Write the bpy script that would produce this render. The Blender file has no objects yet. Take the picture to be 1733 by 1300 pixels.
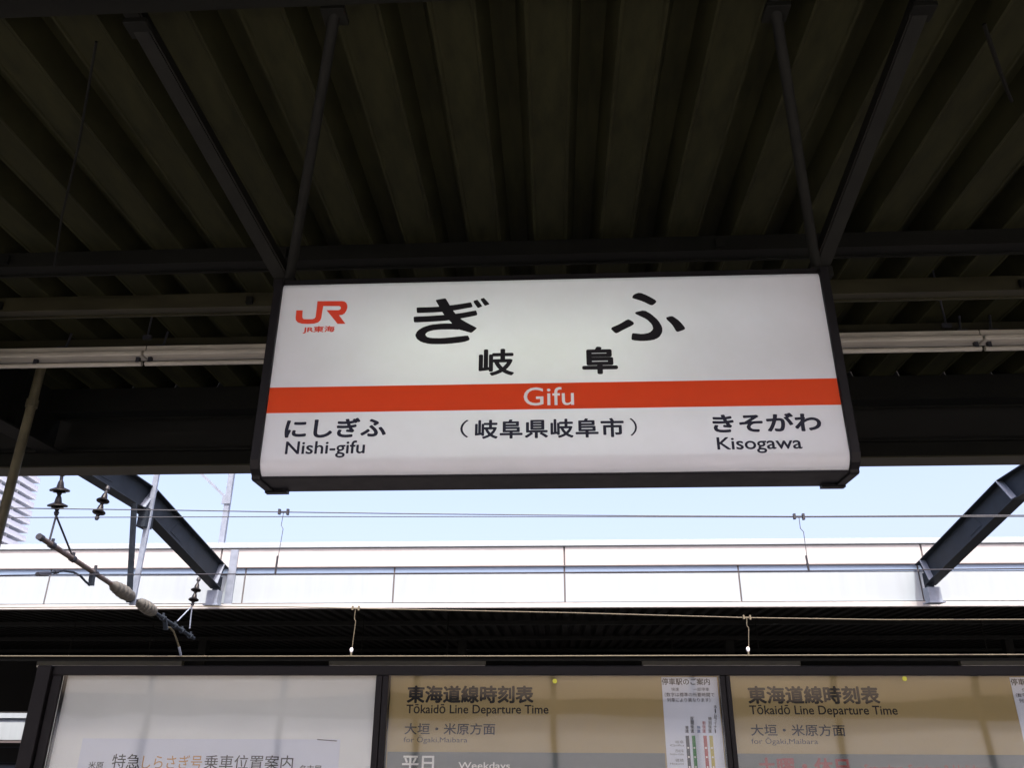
import bpy, bmesh, math, random
from mathutils import Vector, Matrix

random.seed(7)
scene = bpy.context.scene
col = scene.collection

# ------------------------------------------------------------------ camera
PX_W, PX_H, FOC = 1733.0, 1300.0, 1346.0
psi, th, rho = math.radians(2.9), math.radians(23.2), math.radians(0.2)
EYE = Vector((0, 0, 1.65))
FWD = Vector((-math.sin(psi) * math.cos(th), math.cos(psi) * math.cos(th), math.sin(th)))
R0 = Vector((math.cos(psi), math.sin(psi), 0))
U0 = R0.cross(FWD)
RT = R0 * math.cos(rho) + U0 * math.sin(rho)
UP = U0 * math.cos(rho) - R0 * math.sin(rho)
cam_data = bpy.data.cameras.new("camera")
cam_data.sensor_width = 36.0
cam_data.lens = 36.0 * FOC / PX_W
cam_data.clip_start = 0.05
cam_data.clip_end = 6000
cam = bpy.data.objects.new("camera", cam_data)
m = Matrix((RT, UP, -FWD)).transposed().to_4x4()
m.translation = EYE
cam.matrix_world = m
col.objects.link(cam)
scene.camera = cam

# ------------------------------------------------------------------ sky, sun, exposure
SUN_EL, SUN_ROT = math.radians(62), math.radians(166)
world = bpy.data.worlds.new("World")
scene.world = world
world.use_nodes = True
nt = world.node_tree
nt.nodes.clear()
wo = nt.nodes.new("ShaderNodeOutputWorld")
bg = nt.nodes.new("ShaderNodeBackground")
sky = nt.nodes.new("ShaderNodeTexSky")
sky.sky_type = 'NISHITA'
sky.sun_disc = False
sky.sun_elevation = SUN_EL
sky.sun_rotation = SUN_ROT
sky.air_density = 1.0
sky.dust_density = 7.0
sky.ozone_density = 2.5
bg.inputs['Strength'].default_value = 0.15
wb = nt.nodes.new("ShaderNodeMix")          # white balance of the hazy midday sky
wb.data_type = 'RGBA'
wb.blend_type = 'MULTIPLY'
wb.inputs['Factor'].default_value = 1.0
wb.inputs[7].default_value = (1.04, 0.905, 0.91, 1)
nt.links.new(sky.outputs[0], wb.inputs[6])
nt.links.new(wb.outputs[2], bg.inputs['Color'])
nt.links.new(bg.outputs[0], wo.inputs['Surface'])
sd = bpy.data.lights.new("sun", 'SUN')
sd.energy = 2.0
sd.angle = math.radians(0.5)
sd.color = (1.0, 0.96, 0.9)
sun = bpy.data.objects.new("sun", sd)
to_sun = Vector((math.sin(SUN_ROT) * math.cos(SUN_EL), math.cos(SUN_ROT) * math.cos(SUN_EL), math.sin(SUN_EL)))
sun.rotation_euler = to_sun.to_track_quat('Z', 'Y').to_euler()
sun.location = to_sun * 50
col.objects.link(sun)
scene.view_settings.view_transform = 'Standard'
scene.view_settings.look = 'None'
scene.view_settings.exposure = 1.72
scene.view_settings.gamma = 1.0
scene.view_settings.use_curve_mapping = False

# ------------------------------------------------------------------ survey helpers: sight lines -> metres
def ray(x, y):
    return FWD + RT * ((x - PX_W / 2) / FOC) + UP * ((PX_H / 2 - y) / FOC)

def at(x, y, Y):
    d = ray(x, y)
    return EYE + d * (Y / d.y)

def atz(x, y, z):
    d = ray(x, y)
    return EYE + d * ((z - EYE.z) / d.z)

def atx(x, y, X):
    d = ray(x, y)
    return EYE + d * (X / d.x)

# ------------------------------------------------------------------ materials
def mat(name, color, rough=0.6, metal=0.0, noise=0.0, scale=6.0, dark=None, spec=0.5, bump=0.0, stretch=(1, 1, 1), coat=0.0):
    m = bpy.data.materials.new(name)
    m.use_nodes = True
    n = m.node_tree
    b = n.nodes['Principled BSDF']
    b.inputs['Base Color'].default_value = (*color, 1)
    b.inputs['Roughness'].default_value = rough
    b.inputs['Metallic'].default_value = metal
    b.inputs['Specular IOR Level'].default_value = spec
    b.inputs['Coat Weight'].default_value = coat
    if noise > 0:
        tc = n.nodes.new('ShaderNodeTexCoord')
        mp = n.nodes.new('ShaderNodeMapping')
        mp.inputs['Scale'].default_value = stretch
        t = n.nodes.new('ShaderNodeTexNoise')
        t.inputs['Scale'].default_value = scale
        t.inputs['Detail'].default_value = 8
        t.inputs['Roughness'].default_value = 0.65
        cr = n.nodes.new('ShaderNodeValToRGB')
        cr.color_ramp.elements[0].position = 0.35
        cr.color_ramp.elements[1].position = 0.62
        d = dark or tuple(c * (1 - noise) for c in color)
        cr.color_ramp.elements[0].color = (*d, 1)
        cr.color_ramp.elements[1].color = (*color, 1)
        n.links.new(tc.outputs['Object'], mp.inputs[0])
        n.links.new(mp.outputs[0], t.inputs['Vector'])
        n.links.new(t.outputs['Fac'], cr.inputs[0])
        n.links.new(cr.outputs[0], b.inputs['Base Color'])
        mr = n.nodes.new('ShaderNodeMapRange')
        mr.inputs[3].default_value = max(0.05, rough - 0.12)
        mr.inputs[4].default_value = min(1, rough + 0.12)
        n.links.new(t.outputs['Fac'], mr.inputs[0])
        n.links.new(mr.outputs[0], b.inputs['Roughness'])
        if bump > 0:
            bp = n.nodes.new('ShaderNodeBump')
            bp.inputs['Strength'].default_value = bump
            bp.inputs['Distance'].default_value = 0.01
            n.links.new(t.outputs['Fac'], bp.inputs['Height'])
            n.links.new(bp.outputs[0], b.inputs['Normal'])
    return m

def translucent(name, color, trans, fac, rough=0.25):
    """a sheet of acrylic that lets the tubes behind it shine through"""
    m = bpy.data.materials.new(name)
    m.use_nodes = True
    n = m.node_tree
    b = n.nodes['Principled BSDF']
    b.inputs['Base Color'].default_value = (*color, 1)
    b.inputs['Roughness'].default_value = rough
    b.inputs['Specular IOR Level'].default_value = 0.4
    tr = n.nodes.new('ShaderNodeBsdfTranslucent')
    tr.inputs[0].default_value = (*trans, 1)
    tc = n.nodes.new('ShaderNodeTexCoord')      # film of dust and faint run marks
    mp = n.nodes.new('ShaderNodeMapping')
    mp.inputs['Scale'].default_value = (1.4, 1, 1.8)
    t = n.nodes.new('ShaderNodeTexNoise')
    t.inputs['Scale'].default_value = 1.7
    t.inputs['Detail'].default_value = 9
    t.inputs['Roughness'].default_value = 0.7
    cr = n.nodes.new('ShaderNodeValToRGB')
    cr.color_ramp.elements[0].position = 0.36
    cr.color_ramp.elements[1].position = 0.60
    cr.color_ramp.elements[0].color = (*(c * f for c, f in zip(color, (.94, .94, .92))), 1)
    cr.color_ramp.elements[1].color = (*color, 1)
    n.links.new(tc.outputs['Object'], mp.inputs[0])
    n.links.new(mp.outputs[0], t.inputs['Vector'])
    n.links.new(t.outputs['Fac'], cr.inputs[0])
    n.links.new(cr.outputs[0], b.inputs['Base Color'])
    mx = n.nodes.new('ShaderNodeMixShader')
    mx.inputs[0].default_value = fac
    n.links.new(b.outputs[0], mx.inputs[1])
    n.links.new(tr.outputs[0], mx.inputs[2])
    n.links.new(mx.outputs[0], n.nodes['Material Output'].inputs[0])
    return m

def pane_glass(name, ior=1.7, rough=0.03, wavy=0.0):
    m = bpy.data.materials.new(name)
    m.use_nodes = True
    n = m.node_tree
    n.nodes.remove(n.nodes['Principled BSDF'])
    tr = n.nodes.new('ShaderNodeBsdfTransparent')
    tr.inputs[0].default_value = (0.96, 0.97, 0.96, 1)
    gl = n.nodes.new('ShaderNodeBsdfGlossy')
    gl.inputs['Roughness'].default_value = rough
    fr = n.nodes.new('ShaderNodeFresnel')
    fr.inputs[0].default_value = ior
    mx = n.nodes.new('ShaderNodeMixShader')
    n.links.new(fr.outputs[0], mx.inputs[0])
    n.links.new(tr.outputs[0], mx.inputs[1])
    n.links.new(gl.outputs[0], mx.inputs[2])
    n.links.new(mx.outputs[0], n.nodes['Material Output'].inputs[0])
    if wavy:
        tc = n.nodes.new('ShaderNodeTexCoord')
        mp = n.nodes.new('ShaderNodeMapping')
        mp.inputs['Scale'].default_value = (1, 1, 2.5)
        t = n.nodes.new('ShaderNodeTexNoise')
        t.inputs['Scale'].default_value = 1.6
        t.inputs['Detail'].default_value = 1
        bp = n.nodes.new('ShaderNodeBump')
        bp.inputs['Strength'].default_value = wavy
        bp.inputs['Distance'].default_value = 0.02
        n.links.new(tc.outputs['Object'], mp.inputs[0])
        n.links.new(mp.outputs[0], t.inputs['Vector'])
        n.links.new(t.outputs['Fac'], bp.inputs['Height'])
        n.links.new(bp.outputs[0], gl.inputs['Normal'])
        n.links.new(bp.outputs[0], fr.inputs['Normal'])
    return m

M = dict(
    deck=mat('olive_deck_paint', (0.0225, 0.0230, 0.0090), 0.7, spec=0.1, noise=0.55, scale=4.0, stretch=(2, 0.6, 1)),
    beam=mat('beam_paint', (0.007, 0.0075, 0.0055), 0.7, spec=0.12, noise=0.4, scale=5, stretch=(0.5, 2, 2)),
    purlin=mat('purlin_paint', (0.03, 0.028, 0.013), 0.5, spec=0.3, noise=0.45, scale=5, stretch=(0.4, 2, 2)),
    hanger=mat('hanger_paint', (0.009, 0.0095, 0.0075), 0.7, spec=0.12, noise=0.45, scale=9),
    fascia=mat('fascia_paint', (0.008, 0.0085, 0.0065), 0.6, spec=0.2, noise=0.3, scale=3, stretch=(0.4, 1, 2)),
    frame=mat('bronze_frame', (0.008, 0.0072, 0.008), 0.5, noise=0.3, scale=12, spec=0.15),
    sign_frame=mat('sign_frame_paint', (0.006, 0.0055, 0.0065), 0.45, noise=0.35, scale=10, spec=0.2),
    acrylic=translucent('white_acrylic', (0.70, 0.73, 0.77), (0.78, 0.83, 0.80), 0.28, 0.22),
    red=translucent('vermilion_film', (0.74, 0.08, 0.007), (0.95, 0.09, 0.005), 0.42, 0.45),
    white_film=translucent('white_film', (0.93, 0.95, 0.94), (0.9, 0.9, 0.88), 0.4, 0.4),
    redlogo=mat('orange_red_print', (0.62, 0.05, 0.02), 0.4),
    ink=mat('black_print', (0.006, 0.006, 0.008), 0.5, spec=0.25),
    navy=mat('dark_blue_print', (0.010, 0.012, 0.026), 0.5, spec=0.25),
    white_ink=mat('white_print', (0.85, 0.85, 0.82), 0.5),
    galv=mat('grey_gantry_paint', (0.024, 0.032, 0.042), 0.6, spec=0.12, noise=0.35, scale=4, stretch=(1, 1, 1)),
    galv_light=mat('pale_galvanised', (0.21, 0.25, 0.31), 0.5, noise=0.25, scale=6),
    porcelain_dark=mat('brown_porcelain', (0.006, 0.005, 0.005), 0.4, spec=0.25),
    porcelain_grey=mat('grey_porcelain', (0.10, 0.097, 0.08), 0.5, noise=0.3, scale=14),
    pipe=mat('weathered_pipe', (0.09, 0.08, 0.075), 0.5, noise=0.5, scale=10, dark=(0.06, 0.035, 0.022)),
    fitting=mat('dark_fitting', (0.014, 0.015, 0.02), 0.5),
    wire=mat('aged_wire', (0.06, 0.065, 0.07), 0.5, metal=0.2),
    copper=mat('contact_copper', (0.13, 0.115, 0.075), 0.45, metal=0.3),
    white=mat('white_cladding', (0.305, 0.36, 0.39), 0.55, noise=0.07, scale=1.6, stretch=(2.5, 1, 0.25)),
    frosted=translucent('frosted_sheet', (0.75, 0.76, 0.76), (0.85, 0.86, 0.85), 0.6, 0.4),
    pale_concrete=mat('pale_platform_concrete', (0.34, 0.33, 0.32), 0.85, noise=0.3, scale=1.2, bump=0.3),
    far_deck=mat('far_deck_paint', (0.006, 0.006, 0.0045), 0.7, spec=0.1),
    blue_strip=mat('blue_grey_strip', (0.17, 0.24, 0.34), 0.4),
    cream=mat('cream_cladding', (0.42, 0.42, 0.41), 0.55, noise=0.08, scale=1.6, stretch=(2.5, 1, 0.25)),
    joint=mat('joint_seal', (0.10, 0.09, 0.09), 0.8),
    concrete=mat('platform_asphalt', (0.10, 0.10, 0.095), 0.85, noise=0.3, scale=1.2, bump=0.3),
    ballast=mat('ballast', (0.045, 0.04, 0.034), 0.95, noise=0.5, scale=14, bump=0.6),
    asphalt=mat('town_ground', (0.16, 0.16, 0.15), 0.9, noise=0.3, scale=0.05),
    pale=mat('tower_wall', (0.78, 0.82, 0.88), 0.7, noise=0.15, scale=0.2),
    pale_slab=mat('tower_balcony', (0.62, 0.67, 0.75), 0.7),
    tower_glass=mat('tower_glass', (0.14, 0.18, 0.22), 0.15),
    pole=mat('olive_pole_paint', (0.10, 0.09, 0.05), 0.45, noise=0.4, scale=8),
    lamp_white=mat('fixture_white', (0.40, 0.38, 0.31), 0.4, noise=0.3, scale=6, stretch=(0.3, 2, 2)),
    board_white=mat('board_white', (0.87, 0.89, 0.88), 0.5, noise=0.06, scale=3),
    ochre=mat('ochre_print', (0.42, 0.315, 0.13), 0.5, noise=0.05, scale=2),
    greyband=mat('grey_print', (0.13, 0.15, 0.15), 0.5),
    paper=mat('pale_paper', (0.77, 0.81, 0.92), 0.6, noise=0.05, scale=5),
    orange=mat('orange_print', (0.62, 0.33, 0.10), 0.5),
    yellow=mat('yellow_sticker', (0.5, 0.5, 0.03), 0.5),
    redtext=mat('red_print', (0.32, 0.03, 0.03), 0.5),
    green=mat('green_print', (0.10, 0.30, 0.13), 0.5),
    yellow_bar=mat('mustard_print', (0.55, 0.45, 0.06), 0.5),
    black_bar=mat('charcoal_print', (0.03, 0.035, 0.05), 0.5),
    red_bar=mat('brick_red_print', (0.42, 0.06, 0.06), 0.5),
    blue_text=mat('blue_print', (0.02, 0.08, 0.25), 0.5),
    glass=pane_glass('case_glass', 1.8, 0.035, 0.055),
)

# ------------------------------------------------------------------ mesh helpers
class MB:
    def __init__(self):
        self.v, self.f = [], []

    def add(self, vs, fs):
        o = len(self.v)
        self.v += [Vector(a) for a in vs]
        self.f += [tuple(i + o for i in f) for f in fs]
        return self

    def box(self, a, b):
        x0, y0, z0 = a
        x1, y1, z1 = b
        return self.add([(x0, y0, z0), (x1, y0, z0), (x1, y1, z0), (x0, y1, z0), (x0, y0, z1), (x1, y0, z1), (x1, y1, z1), (x0, y1, z1)],
                        [(3, 2, 1, 0), (4, 5, 6, 7), (0, 1, 5, 4), (1, 2, 6, 5), (2, 3, 7, 6), (3, 0, 4, 7)])

    def lathe(self, p0, p1, prof, n=14):
        """prof: (t along p0-p1 in 0..1, radius) pairs"""
        p0, p1 = Vector(p0), Vector(p1)
        ax = (p1 - p0).normalized()
        a = ax.orthogonal().normalized()
        b = ax.cross(a)
        vs, fs = [], []
        for t, r in prof:
            c = p0.lerp(p1, t)
            for k in range(n):
                w = 2 * math.pi * k / n
                vs.append(c + a * (r * math.cos(w)) + b * (r * math.sin(w)))
        for i in range(len(prof) - 1):
            for k in range(n):
                k2 = (k + 1) % n
                fs.append((i * n + k, i * n + k2, (i + 1) * n + k2, (i + 1) * n + k))
        fs.append(tuple(reversed(range(n))))
        fs.append(tuple((len(prof) - 1) * n + k for k in range(n)))
        return self.add(vs, fs)

    def cyl(self, p0, p1, r, n=10):
        return self.lathe(p0, p1, [(0, r), (1, r)], n)

    def path(self, pts, r, n=6):
        for a, b in zip(pts[:-1], pts[1:]):
            self.cyl(a, b, r, n)
        return self

    def bar(self, p0, p1, w, h, up=(0, 0, 1)):
        """square-section bar between two points"""
        p0, p1 = Vector(p0), Vector(p1)
        d = (p1 - p0).normalized()
        s = d.cross(Vector(up)).normalized()
        u = s.cross(d)
        vs = []
        for p in (p0, p1):
            for i, j in ((-1, -1), (1, -1), (1, 1), (-1, 1)):
                vs.append(p + s * (i * w / 2) + u * (j * h / 2))
        return self.add(vs, [(3, 2, 1, 0), (4, 5, 6, 7), (0, 1, 5, 4), (1, 2, 6, 5), (2, 3, 7, 6), (3, 0, 4, 7)])

    def prism_x(self, prof, x0, x1):
        """prof in (y,z), extruded along x"""
        n = len(prof)
        vs = [(x0, y, z) for y, z in prof] + [(x1, y, z) for y, z in prof]
        fs = [(i, (i + 1) % n, n + (i + 1) % n, n + i) for i in range(n)]
        fs += [tuple(reversed(range(n))), tuple(range(n, 2 * n))]
        return self.add(vs, fs)

    def build(self, name, material, parent=None, smooth=False, bevel=0.0):
        o0 = parent_loc(parent)
        me = bpy.data.meshes.new(name)
        me.from_pydata([v - o0 for v in self.v], [], self.f)
        bm = bmesh.new()
        bm.from_mesh(me)
        bmesh.ops.recalc_face_normals(bm, faces=bm.faces)
        bm.to_mesh(me)
        bm.free()
        me.materials.append(material)
        if smooth:
            me.polygons.foreach_set('use_smooth', [True] * len(me.polygons))
        o = bpy.data.objects.new(name, me)
        col.objects.link(o)
        if parent:
            o.parent = parent
        if smooth:
            es = o.modifiers.new('split', 'EDGE_SPLIT')
            es.split_angle = math.radians(40)
        if bevel > 0:
            bv = o.modifiers.new('bevel', 'BEVEL')
            bv.width = bevel
            bv.segments = 2
            bv.limit_method = 'ANGLE'
        return o

def parent_loc(p):
    v = Vector((0, 0, 0))
    while p is not None:
        v += p.location
        p = p.parent
    return v

def tag(o, label=None, cat=None, group=None, kind=None):
    if label: o['label'] = label
    if cat: o['category'] = cat
    if group: o['group'] = group
    if kind: o['kind'] = kind
    return o

def empty(name, loc, label, cat, group=None, kind=None):
    o = bpy.data.objects.new(name, None)
    o.empty_display_size = 0.2
    o.location = loc
    col.objects.link(o)
    return tag(o, label, cat, group, kind)

def box(name, a, b, material, parent=None, bevel=0.0):
    return MB().box(a, b).build(name, material, parent, bevel=bevel)

def share(name, mesh, loc, parent):
    o = bpy.data.objects.new(name, mesh)
    o.location = loc
    o.parent = parent
    col.objects.link(o)
    return o

def copy_tree(o, parent=None):
    c = o.copy()
    col.objects.link(c)
    c.parent = parent
    for ch in [k for k in bpy.data.objects if k.parent == o and k != c]:
        copy_tree(ch, c)
    return c

def text(body, x0, y0, x1, y1, Y, material, parent, name='lettering', bold=0.0, dy=0.0, space=1.0, shear=0.0):
    """lettering fitted to the stretch of surface seen between these sight lines, on the upright plane at Y"""
    cu = bpy.data.curves.new('t', 'FONT')
    cu.body = body
    cu.shear = shear
    cu.space_character = space
    cu.resolution_u = 4
    t = bpy.data.objects.new('t', cu)
    col.objects.link(t)
    bpy.context.view_layer.update()
    me = bpy.data.meshes.new_from_object(t.evaluated_get(bpy.context.evaluated_depsgraph_get()))
    bpy.data.objects.remove(t)
    bpy.data.curves.remove(cu)
    xs = [v.co.x for v in me.vertices]
    ys = [v.co.y for v in me.vertices]
    xm, ym = (x0 + x1) / 2, (y0 + y1) / 2
    L, Rr = at(x0, ym, Y), at(x1, ym, Y)
    T, B = at(xm, y0, Y), at(xm, y1, Y)
    sx = (Rr.x - L.x) / (max(xs) - min(xs))
    sz = (T.z - B.z) / (max(ys) - min(ys))
    o0 = parent_loc(parent)
    for v in me.vertices:
        a, b = v.co.x, v.co.y
        v.co = Vector((L.x + (a - min(xs)) * sx, Y - dy, B.z + (b - min(ys)) * sz)) - o0
    if bold > 0:
        # heavier weight: the same glyph struck eight more times a hair to each side
        base = [v.co.copy() for v in me.vertices]
        faces = [tuple(p.vertices) for p in me.polygons]
        vs, fs = list(base), list(faces)
        for k in range(8):
            w = math.pi / 4 * k
            off = len(vs)
            d = Vector((math.cos(w) * bold * sx, -0.00003 * (k + 1), math.sin(w) * bold * sz))
            vs += [q + d for q in base]
            fs += [tuple(i + off for i in f) for f in faces]
        me = bpy.data.meshes.new(name)
        me.from_pydata(vs, [], fs)
    me.name = name
    me.materials.clear()
    me.materials.append(material)
    o = bpy.data.objects.new(name, me)
    o.parent = parent
    col.objects.link(o)
    return o

def shape(polys, Y, material, parent, name, dy=0.0012):
    """outlines of painted strokes laid on the upright plane at Y"""
    mb = MB()
    for k, pl in enumerate(polys):
        vs = []
        for p in pl:
            w = at(p[0], p[1], Y)
            vs.append((w.x, Y - dy - 0.0002 * k, w.z))
        mb.add(vs, [tuple(range(len(vs)))])
    return mb.build(name, material, parent)

def smooth_closed(pts, it=1):
    for _ in range(it):
        q = []
        for i in range(len(pts)):
            a, b = pts[i], pts[(i + 1) % len(pts)]
            q.append((a[0] * .8 + b[0] * .2, a[1] * .8 + b[1] * .2))
            q.append((a[0] * .2 + b[0] * .8, a[1] * .2 + b[1] * .8))
        pts = q
    return pts

# ================================================================== GROUND AND PLATFORMS
tag(box('ground', (-2500, -2500, -9.2), (2500, 2500, -9.0), M['asphalt']), kind='structure')
tag(box('track_bed', (-70, -40, -9.0), (70, 60, -1.15), M['ballast']), kind='structure')
tag(box('platform', (-70, -4.2, -1.15), (70, 7.0, 0.0), M['pale_concrete']), kind='structure')
tag(box('opposite_platform', (-70, 21.3, -1.15), (70, 37.5, 0.0), M['concrete']), kind='structure')
def track(yc, lab):
    t = empty('railway_track', (0, yc, -1.15), lab, 'railway track', 'tracks between the platforms')
    for s in (-0.53, 0.53):
        MB().box((-70, yc + s - 0.035, -1.0), (70, yc + s + 0.035, -0.84)).build('rail', M['fitting'], t)
    mb = MB()
    for i in range(-90, 91):
        mb.box((i * 0.62 - 0.11, yc - 1.0, -1.15), (i * 0.62 + 0.11, yc + 1.0, -1.0))
    tag(mb.build('sleeper', M['concrete'], t), kind='stuff')
    return t
track(13.0, 'railway track under the nearer overhead wires, below the platform edge')
track(18.9, 'railway track under the farther overhead wires, beside the opposite platform')
track(-8.0, 'railway track behind the viewer on the open side of the platform')

# ================================================================== OUR PLATFORM CANOPY
ZD = 4.2
roof = empty('platform_canopy', (0, 2, ZD), 'dark olive ribbed steel platform roof overhead with cross beams and purlins', 'canopy')
a0, a1 = atz(931, 385, ZD), atz(1044, 385, ZD)
PITCH = a1.x - a0.x
XC = a0.x
def deck_mesh(y0, y1, pitch, depth=0.14, low=0.5, mt='deck'):
    w = pitch * low / 2
    s = pitch * 0.11
    prof = [(-pitch / 2, depth), (-w - s, depth), (-w, 0.0), (-w + 0.012, 0.0), (-w + 0.02, 0.006), (w - 0.02, 0.006), (w - 0.012, 0.0), (w, 0.0), (w + s, depth), (pitch / 2, depth)]
    tk = 0.012
    vs = [(x, y0, z) for x, z in prof] + [(x, y1, z) for x, z in prof] + [(x, y0, z + tk) for x, z in prof] + [(x, y1, z + tk) for x, z in prof]
    n = len(prof)
    fs = [(i, i + 1, n + i + 1, n + i) for i in range(n - 1)] + [(2 * n + i, 3 * n + i, 3 * n + i + 1, 2 * n + i + 1) for i in range(n - 1)]
    me = bpy.data.meshes.new('deck_sheet')
    me.from_pydata(vs, [], fs)
    me.materials.append(M[mt])
    return me
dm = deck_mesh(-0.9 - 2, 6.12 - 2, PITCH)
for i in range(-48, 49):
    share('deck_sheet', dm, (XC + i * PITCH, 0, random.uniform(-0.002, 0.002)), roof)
XE = 17.5
# closure over the valleys at the roof edge so that no daylight slips in
box('edge_closure', (-XE, 6.125, ZD - 0.02), (XE, 6.15, ZD + 0.16), M['fascia'], roof)
def purlin(name, y0, h, w, material, lip=0.012, z=ZD):
    """a channel: web facing the viewer, underside, small upstand at the far edge"""
    mb = MB()
    mb.box((-XE, y0, z - h), (XE, y0 + 0.01, z))
    mb.box((-XE, y0 + 0.0101, z - h), (XE, y0 + w, z - h + 0.012))
    mb.box((-XE, y0 + w + 0.0001, z - h - lip), (XE, y0 + w + 0.012, z - h + 0.03))
    return mb.build(name, material, roof)
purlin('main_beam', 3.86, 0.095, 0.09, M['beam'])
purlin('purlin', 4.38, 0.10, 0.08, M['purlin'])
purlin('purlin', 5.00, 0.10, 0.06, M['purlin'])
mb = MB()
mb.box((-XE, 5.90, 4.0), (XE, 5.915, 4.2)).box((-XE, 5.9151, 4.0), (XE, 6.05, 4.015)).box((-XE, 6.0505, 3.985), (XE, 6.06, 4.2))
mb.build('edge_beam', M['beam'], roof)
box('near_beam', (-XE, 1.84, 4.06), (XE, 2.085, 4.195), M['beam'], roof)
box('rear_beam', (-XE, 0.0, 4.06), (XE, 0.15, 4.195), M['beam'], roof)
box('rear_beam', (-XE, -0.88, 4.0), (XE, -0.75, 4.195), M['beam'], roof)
# front fascia: upper panel and the gutter strip under it
box('fascia_panel', (-XE, 6.16, 3.762), (XE, 6.19, 4.1), M['fascia'], roof)
mb = MB()
mb.box((-XE, 6.12, 3.60), (XE, 6.32, 3.72)).box((-XE, 6.10, 3.722), (XE, 6.33, 3.745))
mb.build('gutter', M['beam'], roof, bevel=0.004)
mb = MB()
zf = 3.60
mb.box((-XE, 6.10, zf - 0.014), (XE, 6.335, zf - 0.001))
mb.build('gutter_lip', M['purlin'], roof)
# cross girders and the columns that carry them
for gx in (-4.12, 6.6, -14.8):
    mb = MB()
    mb.box((gx - 0.006, -0.7, 3.72), (gx + 0.006, 6.08, 4.19))
    mb.box((gx - 0.09, -0.7, 3.70), (gx + 0.09, 6.08, 3.718))
    for k in range(6):
        mb.box((gx - 0.085, 0.2 + k * 1.05, 3.72), (gx + 0.085, 0.21 + k * 1.05, 4.18))
    mb.build('cross_girder', M['beam'], roof)
for cx in (-14.8, 6.6):
    MB().box((cx - 0.11, -0.6, 0), (cx + 0.11, -0.38, 3.69)).build('column', M['beam'], roof)
# splice straps and clips on the purlins
for x in (-3.55, -1.9, 0.6, 2.9, 4.3):
    box('clip', (x - 0.02, 4.355, 4.11), (x + 0.02, 4.378, 4.16), M['beam'], roof)
    box('clip', (x + 0.35, 3.84, 4.12), (x + 0.40, 3.858, 4.17), M['beam'], roof)

# drop pole at the canopy edge
p = empty('drop_pole', (-3.835, 5.3, 0), 'slim olive painted pole standing at the platform, cut off by the picture edge', 'pole')
a, b = at(68, 610, 5.3), at(66, 627, 5.3)
MB().cyl((-3.835, 5.3, 0.02), (-3.835, 5.3, 4.18), 0.033, 14).build('pole_shaft', M['pole'], p, smooth=True)
MB().cyl((-3.835, 5.3, 0.0), (-3.835, 5.3, 0.02), 0.09, 14).build('base_plate', M['pole'], p)
MB().cyl((-3.835, 5.3, 3.80), (-3.835, 5.3, 3.86), 0.042, 14).build('collar', M['pole'], p)

# thin conduit hanging in front of the deck
c0, c1 = atz(163, 70, 4.15), at(92, 450, 3.80)
tag(MB().path([c0, c0.lerp(c1, .35) + Vector((0.01, 0, -.03)), c0.lerp(c1, .7) + Vector((-.008, 0, -.02)), c1], 0.006).build('conduit', M['hanger']),
    'thin pale cable drooping from the ribbed roof to the beam above the pole', 'cable')
c0, c1 = atz(1665, 40, 4.15), atz(1712, 170, 4.17)
tag(MB().path([c0, c0.lerp(c1, .4) + Vector((0, 0, -.09)), c0.lerp(c1, .75) + Vector((0, 0, -.06)), c1], 0.008).build('loose_cable', M['far_deck']),
    'short black loop of cable under the roof above the far end of the sign', 'cable')

# ------------------------------------------------------------------ strip lights along the canopy
def strip_light(x0, x1, rods, label):
    t = empty('strip_light', ((x0 + x1) / 2, 5.0, 3.9), label, 'strip light', 'strip lights hung in line under the canopy')
    box('housing', (x0, 4.98, 4.012), (x1, 5.10, 4.062), M['lamp_white'], t, bevel=0.006)
    box('reflector', (x0 + 0.004, 4.945, 3.975), (x1 - 0.004, 5.05, 4.009), M['lamp_white'], t, bevel=0.008)
    MB().cyl((x0 + 0.01, 4.99, 3.928), (x1 - 0.01, 4.99, 3.928), 0.0165, 14).build('tube', M['lamp_white'], t, smooth=True)
    for k in range(4):
        h = x0 + 0.04 + k * (x1 - x0 - 0.08) / 3
        box('tube_holder', (h - 0.012, 4.975, 3.935), (h + 0.012, 5.0, 3.974), M['fitting'], t)
    for r in rods:
        q = Vector((r, 5.03, 4.062))
        MB().cyl(q, (r + 0.02, 5.03, 4.195), 0.008).build('hanger_rod', M['fitting'], t)
        MB().box((r - 0.03, 4.99, 4.0625), (r + 0.03, 5.07, 4.075)).build('bracket', M['fitting'], t)
    t.location.y -= 0.14
strip_light(-5.05, -2.79, (-3.4,), 'long unlit strip light under the roof, cut by the picture edge beside the olive pole')
strip_light(-2.785, -0.005, (-2.70,), 'long unlit strip light running behind the end of the sign with the red logo')
strip_light(0.0, 2.845, (2.75,), 'long unlit strip light coming out from behind the Kisogawa end of the sign')
strip_light(2.85, 5.1, (2.95,), 'long unlit strip light at the picture edge, beyond the one touching the Kisogawa end')
# the slanting stay rods above the lights
for (q0, q1, lab) in (((274, 462, 4.3), (250, 568, 4.86), 'thin black stay rod holding the strip light between olive pole and sign'),
                      ((1572, 430, 4.3), (1601, 548, 4.86), 'thin black stay rod holding the strip light past the Kisogawa end of the sign')):
    A, B = at(*q0), at(*q1)
    t = empty('stay_rod', B, lab, 'rod', 'stay rods of the strip lights')
    MB().cyl(A, B, 0.006).build('rod', M['fitting'], t)
    MB().box(B - Vector((.03, .01, .03)), B + Vector((.03, .01, .0))).build('clamp', M['fitting'], t)

# ================================================================== THE STATION NAME SIGN
YS = 2.8
XL, XR = -1.085, 1.082
ZB, ZT = 2.512, 3.313
sign = empty('station_name_sign', (0, YS + .13, ZB), 'large white hanging station name sign with red band and black Japanese lettering', 'sign')
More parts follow.
